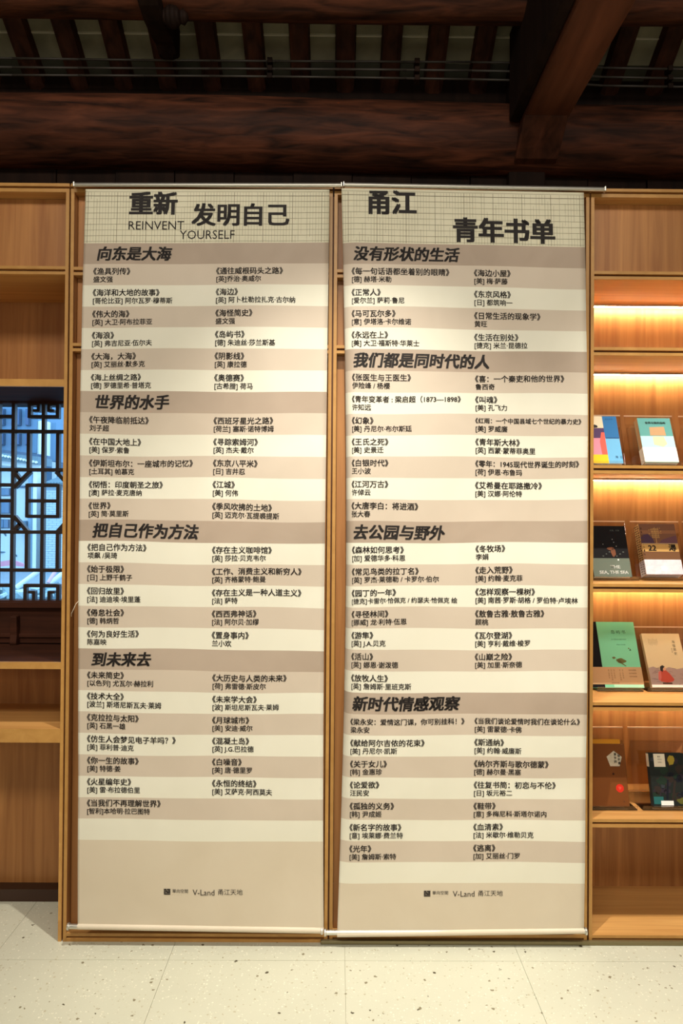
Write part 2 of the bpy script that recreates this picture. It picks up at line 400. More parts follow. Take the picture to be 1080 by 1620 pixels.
# ------------------------------------------------------------------ lattice window
win = bpy.data.objects.new('window_1', None); COL.objects.link(win); win.location = (-1.36, .38, 1.0); win['kind'] = 'structure'
PX = .0025935
def lx(p): return (p/3.307-534)*PX           # lattice pattern pitch in metres
def lz(q): return 1.5044+(819.5-(580+q/3.307))*PX
LY0, LY1 = .352, .376
def bar(a, b, c, d):
    link_mesh('lattice_bar', Geo().box(lx(a), lx(b), LY0, LY1, lz(d), lz(c)), lattice_m, win, bevel=.0015)
def hbar(a, b, q, hw=9):
    link_mesh('lattice_bar', Geo().box(lx(a), lx(b), LY0-.001, LY1+.001, lz(q+hw), lz(q-hw)), lattice_m, win, bevel=.0015)
def vbar(p, c, d, hw=9): bar(p-hw, p+hw, c, d)
CXP = 228
def mir(p): return 2*CXP-p
for p in (CXP, 72, 384, -7, -85, -163): vbar(p, 200, 1230)
for q in (347, 547, 872, 1070): hbar(-240, 384, q)
for q in (270, 627, 709, 790, 1150): hbar(-240, 72, q)
for X in (lambda p: p, mir):
    def hb(a, b, q, hw=9): hbar(min(X(a), X(b)), max(X(a), X(b)), q, hw)
    for q in (627, 709, 790): hb(148, 228, q)
    hb(150, 228, 270); hb(142, 228, 1150)
    vbar(X(155), 200, 278); vbar(X(152), 347, 547); vbar(X(148), 620, 797); vbar(X(148), 872, 1070); vbar(X(143), 1143, 1230)
    # scroll hooks
    vbar(X(201), 200, 240, 8); hb(173, 208, 238, 7); hb(160, 196, 206, 6)
    vbar(X(188), 1180, 1230, 9); hb(160, 195, 1184, 7)
    # corner diagonals and their little struts
    for (p0, q0, p1, q1) in ((80, 640, 160, 556), (76, 556, 112, 602), (80, 790, 152, 872), (80, 866, 112, 828)):
        a = Vector((lx(X(p0)), 0, lz(q0))); b = Vector((lx(X(p1)), 0, lz(q1)))
        n = Vector((-(b-a).normalized().z, 0, (b-a).normalized().x))*.0075
        g = Geo().prism([((a+n).x, (a+n).z), ((b+n).x, (b+n).z), ((b-n).x, (b-n).z), ((a-n).x, (a-n).z)], LY0+.001, LY1-.001, 'y')
        link_mesh('lattice_bar', g, lattice_m, win)
# frame mouldings
link_mesh('frame', Geo().box(WX0, WX1, .34, .40, lz(200)-.002, 1.9695).box(WX0, WX1, .326, .341, lz(182), 1.969)
          .box(WX0, WX1, .34, .40, lz(1245), lz(1226)).box(WX0, WX1, .326, .341, lz(1262), lz(1232))
          .box(WX1-.03, WX1, .345, .40, lz(1230), lz(200)).box(WX0, WX0+.03, .345, .40, lz(1230), lz(200)), dark_lac, win, bevel=.003)
ap = link_mesh('apron_panel', Geo().box(WX0, WX1, .350, .40, .99, lz(1260)).box(WX0, WX1, .34, .35, 1.015, 1.03), dark_lac, win, bevel=.002)
link_mesh('latch_peg', Geo().prism([(.352, lz(1300)), (.318, lz(1304)), (.322, lz(1400)), (.316, lz(1440)), (.322, lz(1458)), (.352, lz(1458))], lx(86), lx(122)), dark_lac, win, bevel=.004)
link_mesh('pane', Geo().box(WX0+.01, WX1-.01, .380, .384, 1.02, 1.98), win_glass, win)

# ------------------------------------------------------------------ outside the window (daylight courtyard, about 20 m away)
struct('ground', Geo().box(-26, 6, .6, 32, -.2, -.01), mat('courtyard_paving', rgb(120, 134, 142), .8))
def ox(p, d=20.0): return (p-534)/1080*d
def oz(q, d=20.0): return 1.5+(820-q)/1080*d
OY = 17.56
wallw = mat('limewashed_wall', rgb(196, 206, 206), .9); bluewall = mat('weathered_blue_grey_wall', rgb(104, 134, 156), .9)
pierw = mat('bright_plaster', rgb(226, 230, 226), .9); greyt = mat('grey_tile', rgb(98, 122, 130), .7); fpane = mat('far_pane', rgb(58, 84, 116), .2)
ffr = mat('far_window_frame', rgb(70, 92, 112), .6)
house = thing('courtyard_house', 'two-storey plastered courtyard house with a tiled eave seen through the lattice window', 'building', (-10, OY, 0))
link_mesh('wall', Geo().box(-16, ox(45), OY+.6, OY+3, oz(716), oz(600)), bluewall, house)
link_mesh('corner_pier', Geo().box(ox(50), ox(59), OY+.5, OY+.9, oz(728), oz(664)), pierw, house)
link_mesh('corner_pier', Geo().box(ox(44.5), ox(50), OY+.6, OY+1.2, oz(728), oz(664)), wallw, house)
link_mesh('side_wall', Geo().box(ox(59), ox(68), OY+.9, OY+1.6, oz(728), oz(664)), bluewall, house)
for a in (4, 12, 27, -14, -24):
    wf = link_mesh('window', Geo().box(ox(a), ox(a+7), OY+.5, OY+.6, oz(672), oz(645)).box(ox(a), ox(a+7), OY+.5, OY+.6, oz(704), oz(680)), ffr, house)
    link_mesh('pane', Geo().box(ox(a+1), ox(a+6), OY+.46, OY+.5, oz(671), oz(646)).box(ox(a+1), ox(a+6), OY+.46, OY+.5, oz(703), oz(682)), fpane, wf)
link_mesh('lower_wall', Geo().box(-16, ox(62), OY, OY+.5, 0, oz(738)), wallw, house)
link_mesh('ridge_band', Geo().prism([(-16, oz(676)), (ox(70), oz(722)), (ox(70), oz(727)), (-16, oz(681))], OY-.1, OY+.45, 'y'), ffr, house)
link_mesh('eave_slab', Geo().prism([(-16, oz(688)), (ox(72), oz(727)), (ox(72), oz(739)), (-16, oz(700))], OY-.5, OY+.45, 'y'), greyt, house)
for k in range(44):
    p = 70-4.7*k; q = 736-.19*(70-p)
    link_mesh('tile_end', Geo().cyl((ox(p), OY-.56, oz(q)), (ox(p), OY-.5, oz(q)), .034, seg=10), pierw, house)
link_mesh('eave_band', Geo().prism([(-16, oz(698)), (ox(72), oz(738)), (ox(72), oz(746)), (-16, oz(706))], OY-.3, OY, 'y'), pierw, house)
for a, b_, c_, d_ in ((-12, 18, 775, 787), (-12, 18, 793, 815), (0, 17, 824, 838), (26, 42, 771, 774)):
    wf = link_mesh('window', Geo().box(ox(a), ox(b_), OY-.05, OY, oz(d_), oz(c_)), ffr, house)
    link_mesh('pane', Geo().box(ox(a+1), ox((a+b_)/2-.5), OY-.07, OY-.05, oz(d_-1), oz(c_+1)).box(ox((a+b_)/2+.5), ox(b_-1), OY-.07, OY-.05, oz(d_-1), oz(c_+1)), mat('mid_pane', rgb(86, 116, 140), .3), wf)
link_mesh('unit_box', Geo().box(ox(34), ox(50), OY-.5, OY-.05, oz(840), oz(826)), mat('blue_grey_box', rgb(120, 150, 168), .5), house, bevel=.02)
link_mesh('downpipe', Geo().cyl((ox(55), OY-.2, 0), (ox(55), OY-.2, oz(746)), .09, seg=12), mat('grey_downpipe', rgb(128, 158, 176), .4), house)
link_mesh('column', Geo().box(ox(60), ox(66), OY-.3, OY, 0, oz(746)), pierw, house)
shed = thing('brick_outbuilding', 'whitewashed brick outbuilding at the right side of the lattice view', 'building', (ox(90, 19.2), OY-.8, 0))
link_mesh('core', Geo().box(ox(72, 19.2), ox(140, 19.2), OY-.78, OY+1.5, 0, oz(768, 19.2)), mat('brick_joint', rgb(140, 158, 166), .9), shed)
bme = None
for r_ in range(34):
    for c_ in range(6):
        x = ox(72, 19.2)+.215*c_-(.1 if r_ % 2 else 0)
        if bme is None:
            b = link_mesh('brick', Geo().box(0, .207, 0, .02, 0, .058), mat('whitewashed_brick', rgb(178, 194, 198), .9), shed, local=True); bme = b.data
        else:
            b = bpy.data.objects.new('brick', bme); COL.objects.link(b); b.parent = shed
        b.location = (x-ox(90, 19.2), .001+random.uniform(-.004, .004), .01+.066*r_)
for k in range(13):
    p = 74+4.7*k
    link_mesh('roof_tile', Geo().cyl((ox(p, 19.2), OY-.9, oz(768, 19.2)), (ox(p, 19.2), OY+.6, oz(748, 19.2)), .045, seg=8), greyt, shed)
link_mesh('gable', Geo().box(ox(72, 19.2), ox(140, 19.2), OY+.6, OY+1.5, oz(768, 19.2), oz(745, 19.2)), bluewall, shed)
far = thing('far_house', 'distant blue-grey gabled house rising behind the brick outbuilding', 'building', (ox(100), OY+5, 0))
link_mesh('wall', Geo().box(ox(72, 25), ox(140, 25), OY+5, OY+7, 0, oz(690, 25)), bluewall, far)
link_mesh('roof', Geo().prism([(ox(74, 25), oz(690, 25)), (ox(84, 25), oz(663, 25)), (ox(130, 25), oz(663, 25)), (ox(142, 25), oz(690, 25))], OY+4.9, OY+7.1, 'y'), mat('blue_slate', rgb(96, 126, 150), .7), far)
wf = link_mesh('window', Geo().box(ox(77, 25), ox(85, 25), OY+4.95, OY+5, oz(715, 25), oz(698, 25)), ffr, far); link_mesh('pane', Geo().box(ox(78, 25), ox(84, 25), OY+4.92, OY+4.95, oz(714, 25), oz(699, 25)), fpane, wf)
link_mesh('corner_pier', Geo().box(ox(86, 25), ox(90, 25), OY+4.8, OY+5, 0, oz(721, 25)), pierw, far)
pls = (((28, 932), (56, 906), 'pale', .05, 'long pale pole sloping up right, leaning left of the middle lattice bar'), ((74, 930), (94, 910), 'pale', .05, 'pale pole sloping up right at the lower right corner of the lattice view'),
       ((8, 845), (18, 868), 'dark', .03, 'thin dark pole slanting down right across the pale lower wall'), ((0, 876), (44, 876), 'dark', .025, 'thin dark level pole across the pale lower wall'), ((26, 880), (34, 892), 'dark', .025, 'short thin dark pole above the red sheet'),
       ((78, 924), (83, 904), 'pink', .035, 'short pinkish upright pole in front of the brick outbuilding'))
for (a, b_, c1, rr, lb) in pls:
    d = 13.0 if c1 != 'dark' else 19.97
    o = link_mesh('scaffold_pole', Geo().cyl((ox(a[0], d), d-2.44, oz(a[1], d)), (ox(b_[0], d), d-2.2, oz(b_[1], d)), rr, seg=10), mat('pole_'+c1, {'pale': rgb(214, 222, 224), 'dark': rgb(96, 120, 130), 'pink': rgb(206, 160, 170)}[c1], .4, .1))
    tag(o, lb, 'pole')
o = link_mesh('barrier_sheet', Geo().prism([(ox(-10, 17), oz(886, 17)), (ox(8, 17), oz(890, 17)), (ox(26, 17), oz(887, 17)), (ox(43, 17), oz(893, 17)), (ox(43, 17), oz(898, 17)), (ox(26, 17), oz(896, 17)), (ox(8, 17), oz(898, 17)), (ox(-10, 17), oz(894, 17))], 14.4, 14.46, 'y'), mat('faded_red_sheet', rgb(206, 138, 152), .7))
tag(o, 'faded red sheet strung low across the courtyard outside', 'sheet')
rb = thing('rubble_heap', 'grey blue heap of rubble and boards on the courtyard ground outside', 'rubble', (ox(40, 12), 9.5, 0))
rr_ = random.Random(3)
for k in range(90):
    d = rr_.uniform(8.0, 14.0); x = ox(rr_.uniform(-20, 105), d); s_ = rr_.uniform(.05, .15); z = max(0, .22-.1*abs(d-11))*rr_.random()
    o = link_mesh('board' if k % 3 == 0 else 'stone', Geo().box(-s_*(2.4 if k % 3 == 0 else 1.2), s_*(2.4 if k % 3 == 0 else 1.2), -s_*.7, s_*.7, -s_*.4, s_*.4), mat('rubble_%d' % (k % 3), (rgb(112, 138, 142), rgb(176, 192, 196), rgb(78, 98, 104))[k % 3], .8), rb, local=True, bevel=.01)
    o.location = (x-rb.location.x, d-2.44-9.5, z+s_*.5); o.rotation_euler = (rr_.uniform(-.4, .4), rr_.uniform(-.5, .5), rr_.uniform(0, 3))

# ------------------------------------------------------------------ lettering
TC = {}
def text_geo(s, off=0.0):
    """flat letter shapes in em units; off = extra stroke weight each side, made by overlaying shifted copies"""
    key = (s, off)
    if key in TC: return TC[key]
    if off > 0:
        vs, fs = text_geo(s, 0.0)
        sh = [(-off, 0), (off, 0)] if off < .010 else [(-off, -off*.6), (off, -off*.6), (off, off*.6), (-off, off*.6)] + ([(0, 0)] if off > .03 else [])
        V, F = [], []
        for dx, dy in sh:
            n = len(V); V += [(a+dx, b+dy) for a, b in vs]; F += [tuple(n+i for i in f) for f in fs]
        TC[key] = (V, F); return TC[key]
    c = bpy.data.curves.new('lettering_source', 'FONT'); c.body = s; c.resolution_u = 2
    o = bpy.data.objects.new('lettering_source', c); COL.objects.link(o)
    bpy.context.view_layer.update()
    m = bpy.data.meshes.new_from_object(o.evaluated_get(bpy.context.evaluated_depsgraph_get()))
    vs = [(v.co.x, v.co.y) for v in m.vertices]; fs = [tuple(p.vertices) for p in m.polygons]
    bpy.data.objects.remove(o); bpy.data.curves.remove(c); bpy.data.meshes.remove(m)
    TC[key] = (vs, fs); return TC[key]

# ------------------------------------------------------------------ banners
class Banner:
    def __init__(s, knots, width_px, y0, seed, curl=0):
        v, xl, zl, xr, zr = [np.array(a) for a in knots]
        s.v0, s.v1 = v[0], v[-1]
        s.pl = (np.polyfit(v, xl, 3), np.polyfit(v, zl, 4)); s.pr = (np.polyfit(v, xr, 3), np.polyfit(v, zr, 4))
        s.W = width_px; s.y0 = y0; s.seed = seed; s.curl = curl
    def at(s, px, v, lift=0.0):
        u = px/s.W
        xl, zl = np.polyval(s.pl[0], v), np.polyval(s.pl[1], v); xr, zr = np.polyval(s.pr[0], v), np.polyval(s.pr[1], v)
        x = xl+(xr-xl)*u; z = zl+(zr-zl)*u
        t = (v-s.v0)/(s.v1-s.v0); k = s.seed
        hang = math.sin(math.pi*min(max(t, 0), 1))**.6
        y = s.y0 + hang*(.0035*math.sin(5.2*u+k+2.2*t) + .0022*math.sin(9*t*2+3*u+k) + .0016*math.sin(31*t+2.5*u+2*k))
        z += (.0016*math.sin(6.3*u+.9*v+k)+.0010*math.sin(13*u-.5*v))*hang
        # soft creases near the foot
        b = max(0, t-.86)/.14*hang
        y += b*.0035*math.sin(11*u+17*t+k)
        y -= .008*math.sin(math.pi*t)
        if s.curl:
            e = max(0, 1-u/.07); c = s.curl*math.sin(math.pi*min(max(t, 0), 1))
            x += c*e*e; y += c*1.6*e*e
        return (float(x), float(y-lift), float(z))
cream = grain('banner_cream', rgb(222, 219, 202), rgb(226, 223, 207), (6, 6, 6), .55, 0, (1.5, 1, 1.5), rgb(214, 210, 193))
tan = grain('banner_tan', rgb(196, 182, 165), rgb(202, 188, 171), (6, 6, 6), .55, 0, (1.5, 1, 1.5), rgb(194, 180, 163))
taupe = grain('banner_taupe', rgb(160, 142, 125), rgb(170, 152, 135), (6, 6, 6), .55, 0, (1.2, 1, 1.5), rgb(186, 170, 154))
headc = grain('banner_header', rgb(210, 205, 180), rgb(216, 211, 187), (6, 6, 6), .6, 0, (1.5, 1, 1.5), rgb(202, 197, 172))
foot = grain('banner_foot', rgb(206, 193, 172), rgb(212, 200, 180), (5, 5, 5), .55, 0, (1.5, 1, 1.5), rgb(200, 186, 164))

def put_text(bn, parent, name, items, m, lift=.0010, label=None):
    """items: (string, px, v_centre, em_px, offset, shear, sx)"""
    g = Geo()
    for it in items:
        s, px, vc, em, off, sh, sx = it[:7]
        vs, fs = text_geo(s, off)
        if not vs: continue
        x0 = min(a for a, _ in vs); n = len(g.v)
        for a, b in vs:
            X = (a-x0)*sx+sh*(b-.36)+(sh*.4 if sh else 0); Z = b-.36
            g.v.append(bn.at(px+X*em, vc-Z*em/33.65, lift))
        g.f += [tuple(n+i for i in f) for f in fs]; g.m += [0]*len(fs)
    return link_mesh(name, g, m, parent)
def cloth(bn, parent, rows, foot_v):
    """rows: list of material index per stripe from v=0 down, cloth as one mesh in print colours"""
    NU = 44; vs = [bn.v0+(0-bn.v0)*i/8 for i in range(8)]
    mats_of = [3]*8
    for k, mi in enumerate(rows):
        for j in range(4): vs.append(k+j/4); mats_of.append(mi)
    k0 = len(rows); nf = 26
    for j in range(nf): vs.append(k0+(bn.v1-k0)*j/nf); mats_of.append(4)
    vs.append(bn.v1)
    g = Geo()
    us = [0, .01, .02, .03, .045, .06]+[.06+.94*(i+1)/(NU-5) for i in range(NU-5)]
    for v in vs:
        for u in us: g.v.append(bn.at(u*bn.W, v))
    K = len(us); N = len(vs)*K
    for v in vs:
        for u in us: g.v.append(bn.at(u*bn.W, v, -.0009))
    for i in range(len(vs)-1):
        for j in range(K-1):
            g.f.append((i*K+j, (i+1)*K+j, (i+1)*K+j+1, i*K+j+1)); g.m.append(mats_of[i])
            g.f.append((N+i*K+j, N+i*K+j+1, N+(i+1)*K+j+1, N+(i+1)*K+j)); g.m.append(0)
        g.f.append((i*K, N+i*K, N+(i+1)*K, (i+1)*K)); g.m.append(0)
        j = K-1; g.f.append((i*K+j, (i+1)*K+j, N+(i+1)*K+j, N+i*K+j)); g.m.append(0)
    return link_mesh('cloth', g, [cream, tan, taupe, headc, foot], parent, smooth=True)
def grid(bn, parent, x_first, seed):
    rd = random.Random(seed); A, B = Geo(), Geo()
    def strip(G, pts, wx, wv):
        n = len(G.v)
        for (px, v) in pts: G.v.append(bn.at(px-wx, v-wv, .0006)); G.v.append(bn.at(px+wx, v+wv, .0006))
        for i in range(len(pts)-1): G.f.append((n+2*i, n+2*i+1, n+2*i+3, n+2*i+2)); G.m.append(0)
    top, bot = bn.v0+.15, -.02
    px = x_first; k = 0
    while px > 3: px -= 4.64; k -= 1
    while px < bn.W-3:
        if k % 10 == 0: strip(B, [(px, top+(bot-top)*i/6) for i in range(7)], .34, 0)
        else:
            a = top; 
            while a < bot-.1:
                e = min(bot, a+rd.uniform(.3, 1.6))
                if rd.random() < .84: strip(A, [(px, a+(e-a)*i/3) for i in range(4)], rd.uniform(.12, .25), 0)
                a = e
        px += 4.64; k += 1
    v = -(386.7-309.5)/33.65; k = 0
    while v < bot:
        strip(B if k in (0,) else A if k % 3 == 1 else A, [(i*bn.W/30, v) for i in range(31)], 0, .013 if k == 0 else .0095 if k % 2 else .007)
        v += 9.28/33.65; k += 1
    strip(A, [(i*bn.W/30, bn.v0+.12) for i in range(31)], 0, .008)
    link_mesh('grid_lines', A, grid_ink, parent, kind='stuff'); link_mesh('strong_grid_lines', B, grid_major, parent, kind='stuff')
def rods(parent, xa, xb, za, zb, ya, fxa, fxb, fza, fzb):
    r = link_mesh('top_rod', Geo().cyl((xa, ya+.004, za), (xb, ya+.004, zb), .0075, seg=16), steel, parent, smooth=False)
    link_mesh('rod_clip', Geo().box(xa-.002, xa+.004, ya-.005, ya+.013, za-.009, za+.009).box(xb-.004, xb+.002, ya-.005, ya+.013, zb-.009, zb+.009), steel, r, bevel=.002)
    b = link_mesh('bottom_rod', Geo().cyl((fxa, ya+.002, fza), (fxb, ya+.002, fzb), .0085, seg=18), steel, parent)
    for x, z in ((fxa, fza), (fxb, fzb)):
        link_mesh('end_cap', Geo().cyl((x-.004, ya+.002, z), (x+.004, ya+.002, z), .0125, seg=18), steel, b, bevel=.002)
def hem(bn, parent):
    a, b = bn.at(0, bn.v1), bn.at(bn.W, bn.v1)
    link_mesh('hem', Geo().cyl((a[0], bn.y0+.002, a[2]+.002), (b[0], bn.y0+.002, b[2]+.002), .0102, seg=20), foot, parent)
def entries(bn, parent, v_row, col_px, lst, dv, sc=1.0):
    for i, e in enumerate(lst):
        if e is None: continue
        t_, a_ = e[0], e[1]; k = e[2] if len(e) > 2 else 1.0; ka = e[3] if len(e) > 3 else 1.0
        put_text(bn, parent, 'book_entry', [(t_, col_px, v_row+i+dv/33.65, 11.75*sc*k, .021, 0, 1),
                                            (a_, col_px+.6, v_row+i+(dv+12.7)/33.65, 10.35*sc*ka, .0175, 0, 1)], ink_soft)
def heading(bn, parent, s, px, v, em=23.6):
    put_text(bn, parent, 'section_heading', [(s, px, v+.52, em, .038, .16, 1)], ink)
def logos(bn, parent, px, v):
    g = Geo()
    def q(a, b, c, d):
        n = len(g.v); g.v += [bn.at(px+a, v+c/33.65, .001), bn.at(px+b, v+c/33.65, .001), bn.at(px+b, v+d/33.65, .001), bn.at(px+a, v+d/33.65, .001)]; g.f.append((n, n+1, n+2, n+3)); g.m.append(0)
    # square mark of dark bars with light gaps
    for i, (a, b) in enumerate(((0, 4.2), (0, 6.2), (0, 3.2), (0, 10.2))):
        q(a, b, -4.6+i*2.4, -4.6+i*2.4+1.9)
    for i, (a, b) in enumerate(((4.8, 10.2), (6.8, 10.2), (3.9, 10.2))):
        q(a, b, -4.6+i*2.4-(.3 if i else 0), -4.6+i*2.4+1.8)
    link_mesh('square_logo', g, ink_soft, parent)
    put_text(bn, parent, 'logo_lettering', [('單向空間', px+13.5, v-1.2/33.65, 6.4, .0, 0, 1), ('· · · · · · ·', px+14, v+4.6/33.65, 4, 0, 0, 1.05),
             ('V-Land', px+45.5, v+.2/33.65, 13.2, -.004, 0, .93), ('甬江天地', px+86, v-.2/33.65, 10.0, -.002, 0, 1)], ink_soft)

# left banner ---------------------------------------------------------------
kL = [[-2.62, 0, 7, 13, 19, 28, 32.1],
      [-0.900, -0.905, -0.909, -0.909, -0.907, -0.902, -0.900], [2.667, 2.469, 1.95, 1.495, 1.044, 0.376, 0.068],
      [-0.038, -0.038, -0.041, -0.045, -0.046, -0.042, -0.040], [2.675, 2.477, 1.954, 1.495, 1.035, 0.374, 0.056]]
bl = Banner(kL, 388, -.03, .7)
T = thing('hanging_banner', 'left hanging beige banner with striped book list headed by grid-paper title block', 'banner', (-.47, -.03, .05), 'book list banners')
T['label'] = 'left hanging banner, beige stripes of book titles under four section headings'
D_, L_, H_ = 1, 0, 2
rows = [H_]+[D_, L_]*3+[H_]+[D_, L_, D_, L_, D_]+[H_]+[L_, D_, L_, D_, L_]+[H_]+[D_, L_]*3+[D_, L_]
cloth(bl, T, rows, 28); grid(bl, T, 51.3, 5)
rods(T, -.943, .006, 2.682, 2.690, -.03, -.933, -.0455, .070, .058)
hv = lambda y, base=386.7: (y-base)/33.65
put_text(bl, T, 'title_lettering', [('重新', 70, hv(322.5), 39.5, .042, 0, .98)], ink); put_text(bl, T, 'title_lettering', [('发明自己', 169.5, hv(341.3), 39, .030, 0, 1.0)], ink)
put_text(bl, T, 'subtitle_lettering', [('REINVENT', 70, hv(358.2)-.02, 20.2, -.012, 0, .965), ('YOURSELF', 151.5, hv(373), 20.2, -.012, 0, .93)], ink)
heading(bl, T, '向东是大海', 21.5, 0)
entries(bl, T, 1, 16.2, [('《渔具列传》', '盛文强'), ('《海洋和大地的故事》', '[哥伦比亚] 阿尔瓦罗·穆蒂斯'), ('《伟大的海》', '[英] 大卫·阿布拉菲亚'), ('《海浪》', '[英] 弗吉尼亚·伍尔夫'), ('《大海，大海》', '[英] 艾丽丝·默多克'), ('《海上丝绸之路》', '[德] 罗德里希·普塔克', .96)], 12.0)
entries(bl, T, 1, 210.5, [('《通往威根码头之路》', '[英]乔治·奥威尔'), ('《海边》', '[英] 阿卜杜勒拉扎克·古尔纳'), ('《海怪简史》', '盛文强'), ('《岛屿书》', '[德] 朱迪丝·莎兰斯基'), ('《阴影线》', '[英] 康拉德'), ('《奥德赛》', '[古希腊] 荷马')], 11.8)
heading(bl, T, '世界的水手', 21.5, 7)
entries(bl, T, 8, 14.4, [('《午夜降临前抵达》', '刘子超'), ('《在中国大地上》', '[美] 保罗·索鲁'), ('《伊斯坦布尔：一座城市的记忆》', '[土耳其] 帕慕克'), ('《彻悟：印度朝圣之旅》', '[澳] 萨拉·麦克唐纳'), ('《世界》', '[英] 简·莫里斯')], 11.8)
entries(bl, T, 8, 210.3, [('《西班牙星光之路》', '[荷兰] 塞斯·诺特博姆'), ('《寻踪索姆河》', '[英] 杰夫·戴尔'), ('《东京八平米》', '[日] 吉井忍'), ('《江城》', '[美] 何伟'), ('《季风吹拂的土地》', '[英] 迈克尔·瓦提裘提斯')], 11.6)
heading(bl, T, '把自己作为方法', 20.5, 13, 24)
entries(bl, T, 14, 13.8, [('《把自己作为方法》', '项飙 /吴琦'), ('《始于极限》', '[日] 上野千鹤子'), ('《回归故里》', '[法] 迪迪埃·埃里蓬'), ('《倦怠社会》', '[德] 韩炳哲'), ('《何为良好生活》', '陈嘉映')], 10.3)
entries(bl, T, 14, 210.8, [('《存在主义咖啡馆》', '[英] 莎拉·贝克韦尔'), ('《工作、消费主义和新穷人》', '[英] 齐格蒙特·鲍曼'), ('《存在主义是一种人道主义》', '[法] 萨特'), ('《西西弗神话》', '[法] 阿尔贝·加缪'), ('《置身事内》', '兰小欢')], 11.0)
heading(bl, T, '到未来去', 20.5, 19)
entries(bl, T, 20, 14.0, [('《未来简史》', '[以色列] 尤瓦尔·赫拉利'), ('《技术大全》', '[波兰] 斯塔尼斯瓦夫·莱姆', 1, 1.02), ('《克拉拉与太阳》', '[英] 石黑一雄'), ('《仿生人会梦见电子羊吗？》', '[美] 菲利普·迪克'), ('《你一生的故事》', '[美] 特德·姜'), ('《火星编年史》', '[美] 雷·布拉德伯里'), ('《当我们不再理解世界》', '[智利]本哈明·拉巴图特', 1, .98)], 9.2)
entries(bl, T, 20, 212.2, [('《大历史与人类的未来》', '[荷] 弗雷德·斯皮尔'), ('《未来学大会》', '[波] 斯坦尼斯瓦夫·莱姆'), ('《月球城市》', '[美] 安迪·威尔'), ('《混凝土岛》', '[英] J.G.巴拉德'), ('《白噪音》', '[美] 唐·德里罗'), ('《永恒的终结》', '[美] 艾萨克·阿西莫夫')], 10.2)
hem(bl, T); logos(bl, T, 136, 28+(1408.2-1328)/33.65)

# right banner --------------------------------------------------------------
kR = [[-2.6, 0, 5, 13, 21, 30, 32.4],
      [0.005, 0.005, 0.006, 0.006, 0.007, 0.008, 0.008], [2.679, 2.481, 2.106, 1.498, 0.892, 0.229, 0.043],
      [0.866, 0.870, 0.879, 0.880, 0.881, 0.876, 0.875], [2.672, 2.471, 2.104, 1.502, 0.897, 0.232, 0.059]]
br = Banner(kR, 389, -.03, 2.9, curl=.024)
T = thing('hanging_banner', 'right hanging banner, beige stripes of book titles with its left edge curling back', 'banner', (.44, -.03, .05), 'book list banners')
rows = [H_]+[D_, L_]*2+[H_]+[D_, L_]*3+[D_]+[H_]+[L_, D_]*3+[L_]+[H_]+[D_, L_]*3+[D_, L_]
cloth(br, T, rows, 30); grid(br, T, 10.5, 9)
rods(T, .012, .943, 2.692, 2.684, -.03, -.034, .882, .052, .060)
put_text(br, T, 'title_lettering', [('甬江', 43.5, hv(320, 385.2), 41.5, .042, 0, .97)], ink); put_text(br, T, 'title_lettering', [('青年书单', 178, hv(366.5-4.3, 385.2), 41.2, .042, 0, 1.0)], ink)
heading(br, T, '没有形状的生活', 18.5, 0, 24)
entries(br, T, 1, 16.2, [('《每一句话语都坐着别的眼睛》', '[德] 赫塔·米勒', 1.02), ('《正常人》', '[爱尔兰] 萨莉·鲁尼'), ('《马可瓦尔多》', '[意] 伊塔洛·卡尔维诺'), ('《永远在上》', '[美] 大卫·福斯特·华莱士')], 11.8)
entries(br, T, 1, 210.8, [('《海边小屋》', '[美] 梅·萨藤'), ('《东京风格》', '[日] 都筑响一'), ('《日常生活的现象学》', '黄旺'), ('《生活在别处》', '[捷克] 米兰·昆德拉')], 12.0)
heading(br, T, '我们都是同时代的人', 18.5, 5, 24)
entries(br, T, 6, 17.2, [('《张医生与王医生》', '伊险峰 / 杨樱'), ('《青年变革者 : 梁启超（1873—1898》', '许知远', .93), ('《幻象》', '[美] 丹尼尔·布尔斯廷'), ('《王氏之死》', '[美] 史景迁'), ('《白银时代》', '王小波'), ('《江河万古》', '许倬云'), ('《大唐李白：将进酒》', '张大春')], 10.6)
entries(br, T, 6, 211.8, [('《喜：一个秦吏和他的世界》', '鲁西奇'), ('《叫魂》', '[美] 孔飞力'), ('《红雨：一个中国县域七个世纪的暴力史》', '[美] 罗威廉', .79), ('《青年斯大林》', '[英] 西蒙·蒙蒂菲奥里'), ('《零年：1945现代世界诞生的时刻》', '[荷] 伊恩·布鲁玛', .93), ('《艾希曼在耶路撒冷》', '[美] 汉娜·阿伦特')], 11.0)
heading(br, T, '去公园与野外', 20.0, 13, 24)
entries(br, T, 14, 18.6, [('《森林如何思考》', '[加] 爱德华多·科恩'), ('《常见鸟类的拉丁名》', '[英] 罗杰·莱德勒 / 卡罗尔·伯尔'), ('《园丁的一年》', '[捷克]卡雷尔·恰佩克 / 约瑟夫·恰佩克 绘', 1, .93), ('《寻径林间》', '[挪威] 龙·利特·伍恩'), ('《游隼》', '[英] J.A.贝克'), ('《活山》', '[英] 娜恩·谢泼德'), ('《放牧人生》', '[英] 詹姆斯·里班克斯')], 11.0)
entries(br, T, 14, 213, [('《冬牧场》', '李娟'), ('《走入荒野》', '[美] 约翰·麦克菲'), ('《怎样观察一棵树》', '[美] 南茜·罗斯·胡格 / 罗伯特·卢埃林'), ('《敖鲁古雅·敖鲁古雅》', '顾桃'), ('《瓦尔登湖》', '[美] 亨利·戴维·梭罗'), ('《山巅之险》', '[美] 加里·斯奈德')], 10.4)
heading(br, T, '新时代情感观察', 20.5, 21, 24)
